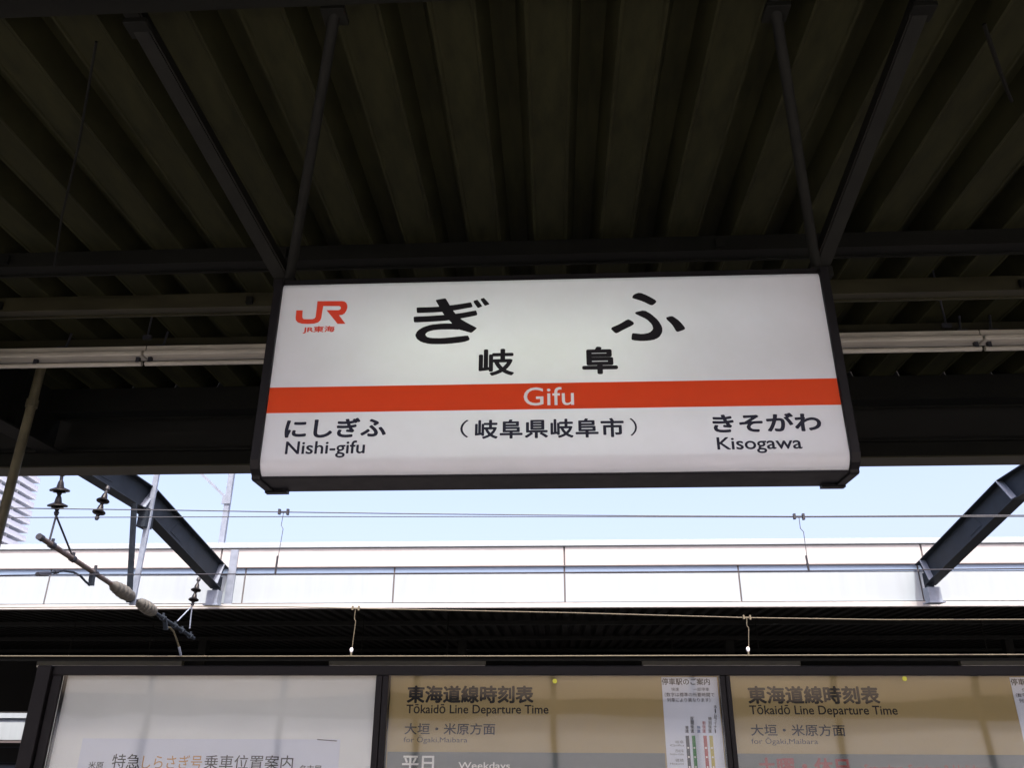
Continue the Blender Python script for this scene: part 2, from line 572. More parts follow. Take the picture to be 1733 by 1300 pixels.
# acrylic front, rolled back along its lower and upper edge
mb = MB()
prof = [(YS, ZT - 0.02), (YS, ZB + 0.055)]
for k in range(1, 7):
    w = k / 6 * math.radians(62)
    prof.append((YS + 0.07 * (1 - math.cos(w)), ZB + 0.055 - 0.07 * math.sin(w)))
prof_top = [(YS + 0.012, ZT + 0.004), (YS + 0.003, ZT - 0.006)]
prof = prof_top + prof
vs = [(XL, y, z) for y, z in prof] + [(XR, y, z) for y, z in prof]
n = len(prof)
mb.add(vs, [(i, i + 1, n + i + 1, n + i) for i in range(n - 1)])
mb.build('face_panel', M['acrylic'], sign, smooth=True)
# rear face, plain acrylic
box('rear_face_panel', (XL, YS + .216, ZB + .01), (XR, YS + .220, ZT), M['acrylic'], sign)
# housing: top, base tray, inner lining
box('top_cover', (XL, YS + 0.014, ZT + 0.005), (XR, YS + .225, ZT + 0.03), M['sign_frame'], sign)
mb = MB()
zb = ZB - 0.008
mb.prism_x([(YS + 0.034, zb), (YS + .215, zb), (YS + .218, zb - 0.004), (YS + .218, zb - 0.008), (YS + 0.036, zb - 0.008), (YS + 0.034, zb - 0.006)], XL - 0.001, XR + 0.001)
mb.build('base_tray', M['sign_frame'], sign)
# end plates with stepped, chamfered outline
def end_plate(x0, x1):
    pr = [(YS - 0.012, ZT + 0.02), (YS - 0.012, ZB + 0.045), (YS + 0.002, ZB + 0.012), (YS + 0.026, ZB - 0.008), (YS + 0.028, ZB - 0.020), (YS + 0.040, ZB - 0.023),
          (YS + .195, ZB - 0.023), (YS + .205, ZB - 0.020), (YS + .207, ZB - 0.008), (YS + .222, ZB + 0.012), (YS + .226, ZB + 0.045), (YS + .226, ZT + 0.02)]
    MB().prism_x(pr, x0, x1).build('end_plate', M['sign_frame'], sign, bevel=0.003)
end_plate(XL - 0.036, XL - 0.0015)
end_plate(XR + 0.0015, XR + 0.036)
for x0, x1 in ((XL - 0.036, XL + 0.05), (XR - 0.05, XR + 0.036)):
    MB().box((x0 - 0.001, YS + .185, zb - 0.020), (x1 + .001, YS + .216, zb - 0.0085)).build('corner_bracket', M['sign_frame'], sign)
# fluorescent tubes inside
for z, e, wd, xo, cc in ((2.68, 0.45, 1.95, 0.0, (.97, .98, 1)), (3.12, 0.75, 1.95, -.02, (.97, .98, 1)), (2.98, 0.8, 1.1, -.16, (.97, 1, .74))):
    ld = bpy.data.lights.new('sign_tube', 'AREA')
    ld.shape = 'RECTANGLE'
    ld.size, ld.size_y = wd, 0.035
    ld.energy = e
    ld.color = cc
    lo = bpy.data.objects.new('sign_tube', ld)
    lo.rotation_euler = (math.radians(90), 0, 0)
    lo.location = Vector((xo, YS + .17, z)) - sign.location
    lo.parent = sign
    col.objects.link(lo)
box('roll_shade_tray', (XL + .002, YS + .012, ZB + .050), (XR - .002, YS + .21, ZB + .054), M['white_ink'], sign)  # unseen tray, added to keep tube light off the lower roll
# red band
ra, rb = at(935, 648.5, YS).z, at(935, 692.5, YS).z
band = box('red_band', (XL + 0.0005, YS - 0.0012, rb), (XR - 0.0005, YS - 0.0004, ra), M['red'], sign)

def zpts(pl, s, ox, oy):
    return [(ox + x / s, oy + y / s) for x, y in pl]
K = 10.194
gi = [
    [(255, 425), (268, 412), (500, 408), (640, 400), (830, 378), (1010, 353), (1180, 325), (1198, 330), (1222, 395), (1215, 410), (1100, 430), (890, 468), (700, 492), (500, 502), (280, 510), (262, 500)],
    [(203, 585), (215, 572), (500, 560), (730, 543), (1000, 515), (1270, 465), (1285, 470), (1305, 535), (1290, 552), (1020, 605), (800, 640), (500, 660), (225, 674), (208, 660)],
    [(583, 292), (600, 282), (745, 255), (765, 268), (830, 378), (890, 480), (1010, 610), (1130, 680), (1280, 758), (1297, 775), (1210, 848), (1190, 852), (1060, 815), (1000, 800), (920, 760), (870, 690), (820, 640), (720, 530), (640, 390)],
    [(1000, 800), (850, 793), (650, 796), (520, 812), (440, 840), (405, 880), (430, 920), (500, 942), (700, 945), (900, 925), (1130, 898), (1148, 905), (1174, 965), (1160, 982), (1080, 1010), (900, 1035), (700, 1050), (480, 1048), (340, 1015), (260, 960), (230, 895), (268, 820), (360, 758), (500, 712), (700, 690), (900, 690), (1040, 740)],
    [(1225, 305), (1300, 282), (1310, 285), (1388, 388), (1382, 400), (1318, 425), (1305, 418)],
    [(1350, 270), (1412, 250), (1422, 254), (1513, 352), (1508, 362), (1440, 387), (1428, 380)],
]
gi = [smooth_closed(zpts(p, K, 680, 480)) for p in gi]
shape(gi, YS, M['ink'], sign, 'lettering')
fu = [
    [(432, 180), (440, 162), (475, 150), (520, 168), (568, 195), (568, 208), (548, 223), (535, 222), (490, 200), (438, 184)],
    [(448, 262), (500, 250), (540, 272), (580, 308), (602, 345), (603, 375), (585, 405), (550, 420), (490, 426), (432, 420), (428, 410), (432, 382), (440, 380), (490, 386), (530, 378), (552, 358), (545, 332), (515, 302), (468, 280), (452, 272)],
    [(308, 352), (360, 330), (405, 303), (418, 304), (443, 320), (440, 334), (380, 363), (348, 381), (336, 380)],
    [(618, 294), (650, 284), (664, 286), (700, 312), (732, 350), (728, 361), (690, 374), (680, 370), (660, 335)],
]
fu = [smooth_closed(zpts(p, 3.333, 940, 450)) for p in fu]
shape(fu, YS, M['ink'], sign, 'lettering')
KJ = 14.44
logo = [(170, 440), (325, 440), (318, 520), (315, 600), (328, 643), (360, 655), (450, 658), (560, 655), (612, 638), (640, 600), (665, 400), (685, 215), (1000, 213), (1290, 213),
        (1350, 225), (1390, 258), (1412, 310), (1415, 370), (1395, 440), (1350, 510), (1290, 550), (1210, 560), (1370, 770), (1175, 770), (905, 435), (1190, 435), (1235, 422), (1258, 390), (1250, 352),
        (1220, 335), (825, 335), (800, 480), (780, 620), (755, 685), (700, 735), (600, 765), (450, 773), (300, 765), (205, 735), (158, 680), (150, 620), (160, 540)]
shape([zpts(logo, KJ, 490, 495)], YS, M['redlogo'], sign, 'logo_mark')
text('JR東海', 513.5, 552.5, 566, 564, YS, M['redlogo'], sign, bold=0.028, dy=0.0012)
text('岐', 812, 592, 868.5, 635, YS, M['ink'], sign, bold=0.028, dy=0.0012)
text('阜', 987, 588.5, 1043, 632, YS, M['ink'], sign, bold=0.036, dy=0.0012)
text('Gifu', 886.5, 656, 971, 686.5, YS, M['white_film'], band, bold=0.004, dy=0.0022)
text('にしぎふ', 484, 709, 652.5, 740, YS, M['navy'], sign, bold=0.032, dy=0.0012)
text('Nishi-gifu', 483.5, 747, 617, 775, YS, M['navy'], sign, bold=0.014, dy=0.0012)
text('（', 779, 711, 793, 741, YS, M['navy'], sign, bold=0.0, dy=0.0012)
text('岐阜県岐阜市', 805, 710, 1055, 741, YS, M['navy'], sign, bold=0.026, dy=0.0012, space=1.08)
text('）', 1066, 708, 1078, 738, YS, M['navy'], sign, bold=0.0, dy=0.0012)
text('きそがわ', 1207, 700.5, 1388, 730.5, YS, M['navy'], sign, bold=0.032, dy=0.0012)
text('Kisogawa', 1214, 740, 1357, 767, YS, M['navy'], sign, bold=0.014, dy=0.0012)
# hanger posts and braces
BZ = 4.10
for hx, fx, (tx_, ty_), (ux_, uy_) in ((-1.115, -1.09, (225, 28), (570, 4)), (1.125, 1.10, (1566, 0), (1310, 0))):
    P0 = Vector((hx, YS + .13, ZT + .05))
    P1, P2 = atz(tx_, ty_, BZ), atz(ux_, uy_, BZ)
    P1, P2 = P0 + (P1 - P0) * 1.12, P0 + (P2 - P0) * 1.12
    MB().cyl(P0, P2, 0.021, 14).build('hanger_post', M['hanger'], sign, smooth=True)
    MB().bar(P0 + Vector((0, -.01, 0)), P1, 0.055, 0.008, up=(0, 1, 1)).build('diagonal_brace', M['hanger'], sign)
    sgn = 1 if hx < 0 else -1
    MB().bar(P0 + Vector((sgn * .030, .0, .03)), P1 + Vector((sgn * .030, 0, .03)), 0.006, 0.06, up=(0, 1, 1)).build('brace_flange', M['far_deck'], sign)
    for q in (P1, P2):
        e = P0.lerp(q, .86)
        MB().box(e - Vector((.045, .04, .012)), e + Vector((.045, .04, .012))).build('top_gusset', M['beam'], sign, bevel=.003)
    for bx_ in (-.03, .03):
        MB().cyl((hx + bx_, YS + .10, ZT + .0755), (hx + bx_, YS + .10, ZT + .088), .009, 6).build('bolt', M['hanger'], sign)
    MB().box((hx - 0.045, YS + .07, ZT + 0.0302), (hx + 0.045, YS + .19, ZT + 0.075)).build('foot_plate', M['hanger'], sign, bevel=0.003)

# ================================================================== NOTICE BOARDS
YB = 3.3
board = empty('notice_board', (0, YB + .05, 0), 'row of glazed notice cases in one dark bronze frame below the hanging sign', 'notice board')
ZP = 1.826
PX = [(-1.962, -0.696), (-0.645, 0.637), (0.676, 1.958)]
ZL = 0.72
box('top_rail', (-2.062, YB - 0.012, ZP), (2.04, YB + .10, ZP + 0.036), M['frame'], board, bevel=0.004)
box('bottom_rail', (-2.062, YB - 0.012, ZL - .05), (2.04, YB + .10, ZL), M['frame'], board, bevel=0.004)
box('post', (-2.062, YB - 0.030, 0), (-2.004, YB + .099, ZP + 0.0355), M['frame'], board, bevel=0.004)
box('stile', (-2.000, YB - 0.014, ZL + .0005), (-1.9625, YB + .098, ZP - 0.0005), M['frame'], board, bevel=0.003)
box('stile', (-0.6955, YB - 0.014, ZL + .0005), (-0.671, YB + .098, ZP - 0.0005), M['frame'], board, bevel=0.003)
box('stile', (-0.669, YB - 0.014, ZL + .0005), (-0.6455, YB + .098, ZP - 0.0005), M['frame'], board, bevel=0.003)
box('stile', (0.6375, YB - 0.014, ZL + .0005), (0.6560, YB + .098, ZP - 0.0005), M['frame'], board, bevel=0.003)
box('stile', (0.6580, YB - 0.014, ZL + .0005), (0.6755, YB + .098, ZP - 0.0005), M['frame'], board, bevel=0.003)
box('post', (1.9595, YB - 0.030, 0), (2.04, YB + .099, ZP - 0.0005), M['frame'], board, bevel=0.004)
box('post', (-0.70, YB + 0.02, 0), (-0.64, YB + .08, ZL - .0505), M['frame'], board)
box('post', (0.63, YB + 0.02, 0), (0.69, YB + .08, ZL - .0505), M['frame'], board)
for (x0, x1), mt, lab in zip(PX, ('board_white', 'ochre', 'ochre'), ('off-white backing panel', 'ochre backing panel', 'ochre backing panel')):
    o = box('backing_panel', (x0, YB + .03, ZL), (x1, YB + .06, ZP), M[mt], board)
    o['label'] = lab
    box('glass_pane', (x0, YB - 0.002, ZL), (x1, YB + .002, ZP), M['glass'], board)
YF = YB + .03     # front of the backing panels

def sheet(name, x0, x1, z0, z1, material, label, cat, group=None, d=0.0015):
    """a printed sheet pinned to the backing panel: an Empty, with paper as its first part"""
    t = empty(name, ((x0 + x1) / 2, YF - d, z0), label, cat, group)
    box('paper', (x0, YF - d - 0.0008, z0), (x1, YF - d, z1), material, t)
    return t

# boarding guide in the first case
zz = at(350, 1251.5, YF).z
xa, xb = at(137, 1270, YF).x, at(575, 1270, YF).x
gd = sheet('boarding_guide', xa, xb, 0.85, zz, M['paper'], 'pale lavender boarding position guide with black and orange title in the first case', 'poster')
T = YF - 0.0025
text('特急', 190, 1277, 237, 1302, T, M['ink'], gd, bold=0.004, dy=0.001)
text('しらさぎ号', 241, 1279, 342, 1303, T, M['orange'], gd, bold=0.004, dy=0.001)
text('乗車位置案内', 346, 1279, 496, 1303, T, M['ink'], gd, bold=0.004, dy=0.001)
text('米原', 150, 1290, 175, 1302, T, M['ink'], gd, bold=0.01, dy=0.001)
text('名古屋', 507, 1296, 544, 1308, T, M['ink'], gd, bold=0.01, dy=0.001)
text('方面', 150, 1304, 175, 1316, T, M['ink'], gd, bold=0.01, dy=0.001)
tag(MB().bar(at(537, 1252.5, T - .004), at(570, 1255, T - .004), 0.004, 0.003).build('pin_clip', M['fitting']), 'short dark clip holding the top edge of the lavender boarding guide', 'clip')

def timetable(off, label, red):
    # off: metres from the first timetable
    x0 = PX[1][0] + 0.003 + off
    x1 = at(1117, 1146, YF).x + off
    t = sheet('timetable_poster', x0, x1, 0.80, ZP - 0.003, M['ochre'], label, 'timetable', 'timetable posters in the notice cases')
    # build lettering at first case then shift
    made = []
    def tx(*a, **k):
        o = text(*a, **k)
        made.append(o)
    tx('東海道線時刻表', 690, 1162, 902, 1190, T, M['ink'], t, bold=0.035, dy=0.001)
    tx('Tōkaidō Line Departure Time', 688, 1193, 928, 1213, T, M['ink'], t, bold=0.012, dy=0.001)
    tx('大垣・米原方面', 685, 1225, 838, 1244, T, M['ink'], t, bold=0.012, dy=0.001)
    tx('for Ōgaki,Maibara', 683, 1246, 791, 1260, T, M['navy'], t, bold=0.0, dy=0.001)
    zb1 = at(900, 1274.5, T).z
    zb2 = 1.33
    b = box('grey_band', (x0 + 0.001, YF - 0.0035, zb2), (x1 - 0.001, YF - 0.0024, zb1), M['greyband'], t)
    if not red:
        tx('平日', 681, 1280.5, 734, 1306, T - .001, M['white_ink'], t, bold=0.02, dy=0.001)
        tx('Weekdays', 776, 1291, 863, 1306, T - .001, M['white_ink'], t, bold=0.008, dy=0.001)
    else:
        tx('土曜・休日', 688, 1281, 835, 1308, T - .001, M['redtext'], t, bold=0.03, dy=0.001)
        tx('Saturdays, Sundays & Holidays', 860, 1292, 1060, 1308, T - .001, M['redtext'], t, bold=0.01, dy=0.001)
    for o in made:
        o.location.x = off
    # rows of departure minutes printed lower down
    mb = MB()
    for r in range(9):
        mb.box((x0 + 0.04, YF - 0.0026, zb2 - 0.06 - r * 0.05), (x1 - 0.04, YF - 0.00235, zb2 - 0.056 - r * 0.05))
    mb.build('ruled_line', M['ink'], t)
    return t
timetable(0.0, 'ochre timetable poster headed with the white weekday title, in the middle case', False)
timetable(PX[2][0] - PX[1][0], 'ochre timetable poster with red lettering on its grey band', True)

def stop_guide(off, label):
    x0 = at(1119, 1146, YF).x + off
    x1 = PX[1][1] - 0.004 + off
    t = sheet('stopping_station_guide', x0, x1, 0.84, ZP - 0.004, M['paper'], label, 'poster', 'stopping station guides beside the timetables')
    made = []
    def tx(s, a, b, c, d, m, **k):
        o = text(s, a, b, c, d, T, m, t, dy=0.001, **k)
        made.append(o)
        return o
    tx('停車駅のご案内', 1120, 1149, 1201, 1160, M['ink'], bold=0.012)
    tx('快速', 1136, 1164.5, 1149, 1170.5, M['navy'])
    tx('一部停車', 1173, 1164.5, 1200, 1170.5, M['navy'])
    tx('（数字は標準の所要時間で', 1125, 1173, 1209, 1180, M['navy'], bold=0.006)
    tx('列車により異なります）', 1129, 1182, 1202, 1189, M['navy'], bold=0.006)
    def vert(s, x, ya, yb, w, m):
        h = (yb - ya) / len(s)
        for i, ch in enumerate(s):
            tx(ch if ch != 'ー' else '｜', x - w / 2 if ch != 'ー' else x - .5, ya + i * h + .3, x + w / 2 if ch != 'ー' else x + .5, ya + (i + 1) * h - .3, m, bold=0.02)
    vert('普通', 1162.5, 1229, 1241.5, 5.5, M['ink'])
    vert('区間快速', 1171.5, 1214, 1241.5, 5.5, M['ink'])
    vert('快速', 1182.5, 1229, 1241.5, 5.5, M['blue_text'])
    vert('新快速', 1191.5, 1221, 1241.5, 5.5, M['redtext'])
    vert('特別快速', 1201.5, 1214, 1241.5, 5.5, M['pole'])
    vert('ホームライナー', 1210.5, 1194, 1241.5, 5, M['ink'])
    for (xa_, xb_, mt) in ((1163, 1166.5, 'black_bar'), (1173.5, 1177.5, 'green'), (1193, 1197.5, 'red_bar'), (1203, 1208.5, 'yellow_bar')):
        pa, pb = at(xa_, 1246, T), at(xb_, 1310, T)
        w = 0.0064
        xm = pa.x
        o = MB().box((xm - w, YF - 0.0036, 1.1), (xm + w, YF - 0.0026, pa.z)).build('route_bar', M[mt], t, bevel=0.0)
        o.location.x = off
        mb = MB()
        for yy in (1261, 1276, 1292, 1307):
            pz = at(xm, yy, T).z
            mb.cyl((xm, YF - 0.0042, pz), (xm, YF - 0.0037, pz), 0.0035, 10)
        o = mb.build('stop_dot', M['white_ink'], t)
        o.location.x = off
    for nm, en, yy in (('岐阜', 'Gifu', 1254), ('西岐阜', 'Nishi-Gifu', 1269), ('穂積', 'Hozumi', 1285)):
        tx(nm, 1143, yy, 1157, yy + 5.5, M['greyband'])
        tx(en, 1134, yy + 6.8, 1157, yy + 10, M['greyband'])
    for o in made:
        o.location.x = off
    return t
stop_guide(0.0, 'narrow white stopping station guide with coloured route bars beside the weekday timetable')
stop_guide(PX[2][0] - PX[1][0], 'narrow white guide sheet cut by the picture edge beside the red lettered timetable')
for px_, py_, lab in ((939, 1154, 'small yellow sticker at the top of the weekday timetable glass'), (1526, 1150, 'small yellow sticker at the top of the glass over the red lettered timetable')):
    c = at(px_, py_, YF - .005)
    tag(MB().cyl((c.x, YB - 0.0035, c.z), (c.x, YB - 0.0022, c.z), 0.009, 9).build('sticker', M['yellow']), lab, 'sticker', 'yellow stickers')

# ================================================================== GANTRIES
def beam_path(mb, pts, X, w, tw=0.018):
    """I-section following (yb, zb, yt, zt) stations in the plane x = X"""
    def slab(q0, q1, x0, x1, up):
        vs = []
        for (y, z) in (q0, q1):
            vs += [(x0, y, z), (x1, y, z), (x1, y, z + up), (x0, y, z + up)]
        mb.add(vs, [(3, 2, 1, 0), (4, 5, 6, 7), (0, 1, 5, 4), (1, 2, 6, 5), (2, 3, 7, 6), (3, 0, 4, 7)])
    for a, b in zip(pts[:-1], pts[1:]):
        slab((a[0], a[1]), (b[0], b[1]), X - w / 2, X + w / 2, 0.022)
        slab((a[2], a[3]), (b[2], b[3]), X - w / 2, X + w / 2, 0.022)
        vs = []
        for s in (-tw / 2, tw / 2):
            vs += [(X + s, a[0], a[1] + .0225), (X + s, b[0], b[1] + .0225), (X + s, b[2], b[3] - .0005), (X + s, a[2], a[3] - .0005)]
        mb.add(vs, [(0, 1, 2, 3), (7, 6, 5, 4), (0, 4, 5, 1), (1, 5, 6, 2), (2, 6, 7, 3), (3, 7, 4, 0)])

def gantry(X, label, side):
    w = 0.27
    g = empty('overhead_gantry', (X, 20.5, 4.4), label, 'gantry', 'steel gantries spanning the tracks')
    Xc = X - side * w / 2
    mb = MB()
    beam_path(mb, [(20.62, 4.86, 20.95, 5.42), (16.05, 5.83, 16.45, 6.33)], Xc, w)
    mb.build('knee_girder', M['galv'], g)
    mb = MB()
    beam_path(mb, [(16.05, 5.83, 16.45, 6.33), (13.5, 5.93, 13.6, 6.45), (10.5, 5.93, 10.4, 6.45)], Xc, w)
    mb.build('span_girder', M['galv'], g)
    mb = MB()
    beam_path(mb, [(10.5, 5.93, 10.4, 6.45), (7.6, 4.9, 7.2, 5.4)], Xc, w)
    mb.build('knee_girder', M['galv'], g)
    # stiffeners
    for (yb, zb_, yt, zt) in ((16.05, 5.85, 16.45, 6.34), (20.3, 4.95, 20.6, 5.49), (13.4, 5.96, 13.4, 6.45)):
        vs = []
        for s in (-w / 2 - .012, w / 2 + .012):
            vs += [(Xc + s, yb, zb_), (Xc + s, yb + .03, zb_), (Xc + s, yt + .03, zt), (Xc + s, yt, zt)]
        MB().add(vs, [(0, 1, 2, 3), (7, 6, 5, 4), (0, 4, 5, 1), (1, 5, 6, 2), (2, 6, 7, 3), (3, 7, 4, 0)]).build('stiffener', M['galv_light'], g)
    for sx in (-1, 1):
        for (yb, zb_, yt, zt) in ((17.9, 5.62, 18.2, 5.88), (14.6, 6.05, 14.62, 6.36)):
            x = Xc + sx * .0135
            vs = []
            for s in (-.004, .004):
                vs += [(x + s, yb - .28, zb_ + (.06 if yb > 16 else 0)), (x + s, yb + .28, zb_ - (.06 if yb > 16 else 0)), (x + s, yt + .28, zt - (.06 if yb > 16 else 0)), (x + s, yt - .28, zt + (.06 if yb > 16 else 0))]
            MB().add(vs, [(0, 1, 2, 3), (7, 6, 5, 4), (0, 4, 5, 1), (1, 5, 6, 2), (2, 6, 7, 3), (3, 7, 4, 0)]).build('splice_plate', M['galv'], g)
    # foot on the opposite roof edge
    box('foot_post', (Xc - .15, 20.45, 4.45), (Xc + .15, 20.72, 4.80), M['galv_light'], g)
    box('foot_gusset', (Xc - .02, 20.45, 4.80), (Xc + .02, 20.90, 5.2), M['galv'], g)
    box('base_plate', (Xc - .2, 20.40, 4.42), (Xc + .2, 20.78, 4.448), M['galv_light'], g)
    box('foot_post', (Xc - .12, 7.25, 3.9), (Xc + .12, 7.5, 4.93), M['galv_light'], g)
    box('column', (Xc - .12, 7.25, -1.15), (Xc + .12, 7.5, 3.898), M['galv_light'], g)
    return g, Xc
gl, XCL = gantry(-8.57, 'bent grey steel gantry with insulators hanging under it, near the far tower', +1)
gr, XCR = gantry(9.244, 'bent grey steel gantry rising off the picture edge past the Kisogawa end of the sign', -1)
# extras of the left gantry: drop post and its brace
XG = -8.57
MB().bar((XG + .02, 16.28, 7.6), (XG + .02, 16.25, 3.86), 0.11, 0.06, up=(0, 1, 0)).build('drop_post', M['galv_light'], gl)
MB().bar((XG + .0, 15.62, 5.82), (XG + .0, 16.15, 3.9), 0.10, 0.06, up=(0, 1, 0)).build('drop_brace', M['galv'], gl)
box('drop_gusset', (XG - .14, 16.12, 5.45), (XG + .05, 16.42, 5.85), M['galv'], gl)

# ------------------------------------------------------------------ hanging insulators, support tube, steady arms
def insulator(top, bot, discs, label, r=0.135, mt='porcelain_dark'):
    top, bot = Vector(top), Vector(bot)
    t = empty('hanging_insulator', top, label, 'insulator', 'insulators hanging from the gantry')
    MB().lathe(top, top.lerp(bot, 0.25), [(0, .03), (.2, .05), (.45, .05), (.5, .028), (1, .028)], 10).build('clevis', M['fitting'], t, smooth=True)
    L = (bot - top).length
    for k in range(discs):
        a = top.lerp(bot, 0.22 + 0.68 * k / discs)
        b = top.lerp(bot, 0.22 + 0.68 * (k + 1) / discs)
        MB().lathe(a, b, [(0, .03), (.12, .045), (.45, .062), (.60, r * .92), (.66, r), (.72, r * .95), (.74, r * .55), (.80, r * .62), (.83, .045), (1.0, .028)], 20).build('disc', M[mt], t, smooth=True)
    MB().lathe(top.lerp(bot, .9), bot, [(0, .028), (.3, .045), (1, .03)], 10).build('end_fitting', M['fitting'], t, smooth=True)
    return t
i1t, i1b = atx(106, 797, XG), atx(95, 873, XG)
insulator(i1t, i1b, 2, 'larger dark two-disc insulator hanging above the tube end, nearest the canopy edge', r=0.165)
i2t, i2b = atx(183, 823, XG), atx(163, 880, XG)
insulator(i2t, i2b, 2, 'second dark insulator hanging free under the gantry bend, between the other two', r=0.12)
i3t, i3b = atx(337, 978, XG), atx(325, 1026, XG)
insulator(i3t, i3b, 2, 'small dark insulator hanging at the foot of the gantry above the black roof edge', r=0.12)

tb0, tb1 = atx(70, 911, XG), atx(328, 1081, XG)
tube = empty('wire_support_tube', tb0, 'long sloping rusty tube with two stone-coloured insulators carrying the wire arms', 'support tube')
def tp(t): return tb0.lerp(tb1, t)
def on(px, py):
    w = atx(px, py, XG)
    return w
def tfrac(px): 
    w = atx(px, 911 + (px - 70) * 170 / 258, XG)
    return (w - tb0).length / (tb1 - tb0).length
t1, t2, t3, t4 = tfrac(190), tfrac(225), tfrac(232), tfrac(260)
MB().cyl(tb0, tp(t1), 0.045, 14).build('tube_section', M['pipe'], tube, smooth=True)
MB().cyl(tp(t4), tb1, 0.040, 14).build('tube_section', M['galv'], tube, smooth=True)
MB().cyl(tp(t2 - .01), tp(t3 + .01), 0.02, 10).build('link', M['fitting'], tube)
MB().cyl(tp(-.012), tp(.004), 0.056, 12).build('end_cap', M['fitting'], tube)
ribs = [(0, .04), (.05, .06), (.12, .07), (.16, .10), (.19, .105), (.22, .095), (.26, .095), (.29, .118), (.33, .12), (.37, .108), (.41, .108), (.44, .13), (.48, .133), (.52, .12), (.56, .12), (.59, .134), (.63, .134), (.67, .122), (.71, .124), (.85, .115), (.95, .08), (1, .04)]
MB().lathe(tp(t1 - .01), tp(t2), ribs, 20).build('barrel_insulator', M['porcelain_grey'], tube, smooth=True)
MB().lathe(tp(t3), tp(t4 + .01), ribs, 20).build('barrel_insulator', M['porcelain_grey'], tube, smooth=True)
for f, s in ((.05, 1), (tfrac(123), 1), (tfrac(160), 1.3), (tfrac(276), 1.0), (tfrac(296), .9), (tfrac(308), .9), (tfrac(322), .9)):
    c = tp(f)
    d = (tb1 - tb0).normalized()
    MB().cyl(c - d * .05 * s, c + d * .05 * s, 0.062, 10).box(c + Vector((-.02, -.02, .05)), c + Vector((.02, .02, .11 * s))).build('clamp', M['fitting' if f < .5 else 'galv'], tube)
# V hangers
def vhang(p, q, r=0.016, mt='fitting'):
    t = MB().cyl(p, q, r, 8)
    return t
for q in ((83, 918), (122, 940)):
    MB().cyl(i1b, on(*q), 0.017, 8).build('hanger_link', M['fitting'], tube)
for q in ((300, 1052), (321, 1064)):
    MB().cyl(i3b, on(*q), 0.015, 8).build('hanger_link', M['galv_light'], tube)
# steady arm of the near wire
br0, br1 = on(157, 968), on(154, 992)
MB().bar(br0, br1, .09, .06, up=(0, 1, 0)).build('arm_bracket', M['galv'], tube)
arm = [on(152, 991), on(144, 984), on(136, 975), on(124, 969), on(108, 966.5), on(95, 968), on(80, 971)]
MB().path(arm, 0.020, 8).build('steady_arm', M['galv'], tube)
MB().cyl(on(82, 971), on(63, 972), 0.036, 8).cyl(on(98, 968), on(92, 969), .034, 8).build('arm_end', M['fitting'], tube)
MB().bar(on(278, 1045), on(281, 1066), .09, .05, up=(0, 1, 0)).build('arm_bracket', M['galv'], tube)
arm = [on(281, 1062), on(288, 1063), on(294, 1070), on(299, 1083), on(304, 1099)]
MB().path(arm, 0.02, 8).build('steady_arm', M['pole'], tube)
MB().cyl(on(303, 1096), on(306, 1109), 0.028, 8).build('arm_end', M['galv_light'], tube)

# ------------------------------------------------------------------ overhead wires
YN, YFW = 13.05, 18.9
def wire(name, pts, Y, r, mt, label, group='overhead wires'):
    w = [at(x, y, Y) for x, y in pts]
    # run on past the picture at both ends
    d0 = (w[0] - w[1]).normalized()
    d1 = (w[-1] - w[-2]).normalized()
    w = [w[0] + Vector((-25, 0, d0.z / max(abs(d0.x), .1) * 25))] + w + [w[-1] + Vector((25, 0, d1.z / max(abs(d1.x), .1) * 25))]
    o = MB().path(w, r, 7).build(name, M[mt])
    return tag(o, label, 'wire', group)
wire('messenger_wire', [(0, 860), (95, 861.5), (300, 864), (480, 867), (700, 870), (900, 872), (1100, 873.5), (1352, 874.5), (1733, 872.5)], YN, 0.0095, 'wire', 'upper of the two wires crossing the sky, sagging towards its twin', 'overhead wires')
wire('feeder_wire', [(0, 876.5), (480, 874.8), (900, 874.9), (1352, 875.6), (1733, 874.6)], YN + .12, 0.008, 'wire', 'straight wire crossing the sky just below the sagging one', 'overhead wires')
wire('contact_wire', [(0, 974.5), (95, 973), (480, 972), (900, 969.8), (1352, 966.8), (1733, 963)], YN, 0.010, 'fitting', 'dark contact wire crossing the white parapet of the opposite roof', 'overhead wires')
wire('far_messenger_wire', [(0, 1029), (325, 1027), (480, 1027.5), (640, 1031), (960, 1037.5), (1265, 1046), (1500, 1049.5), (1733, 1049)], YFW, 0.011, 'copper', 'pale wire sloping down along the top of the dark opposite roof underside', 'overhead wires')
wire('far_contact_wire', [(0, 1111), (305, 1111.5), (900, 1111), (1733, 1108.5)], YFW, 0.012, 'copper', 'pale level contact wire just above the notice board frame', 'overhead wires')

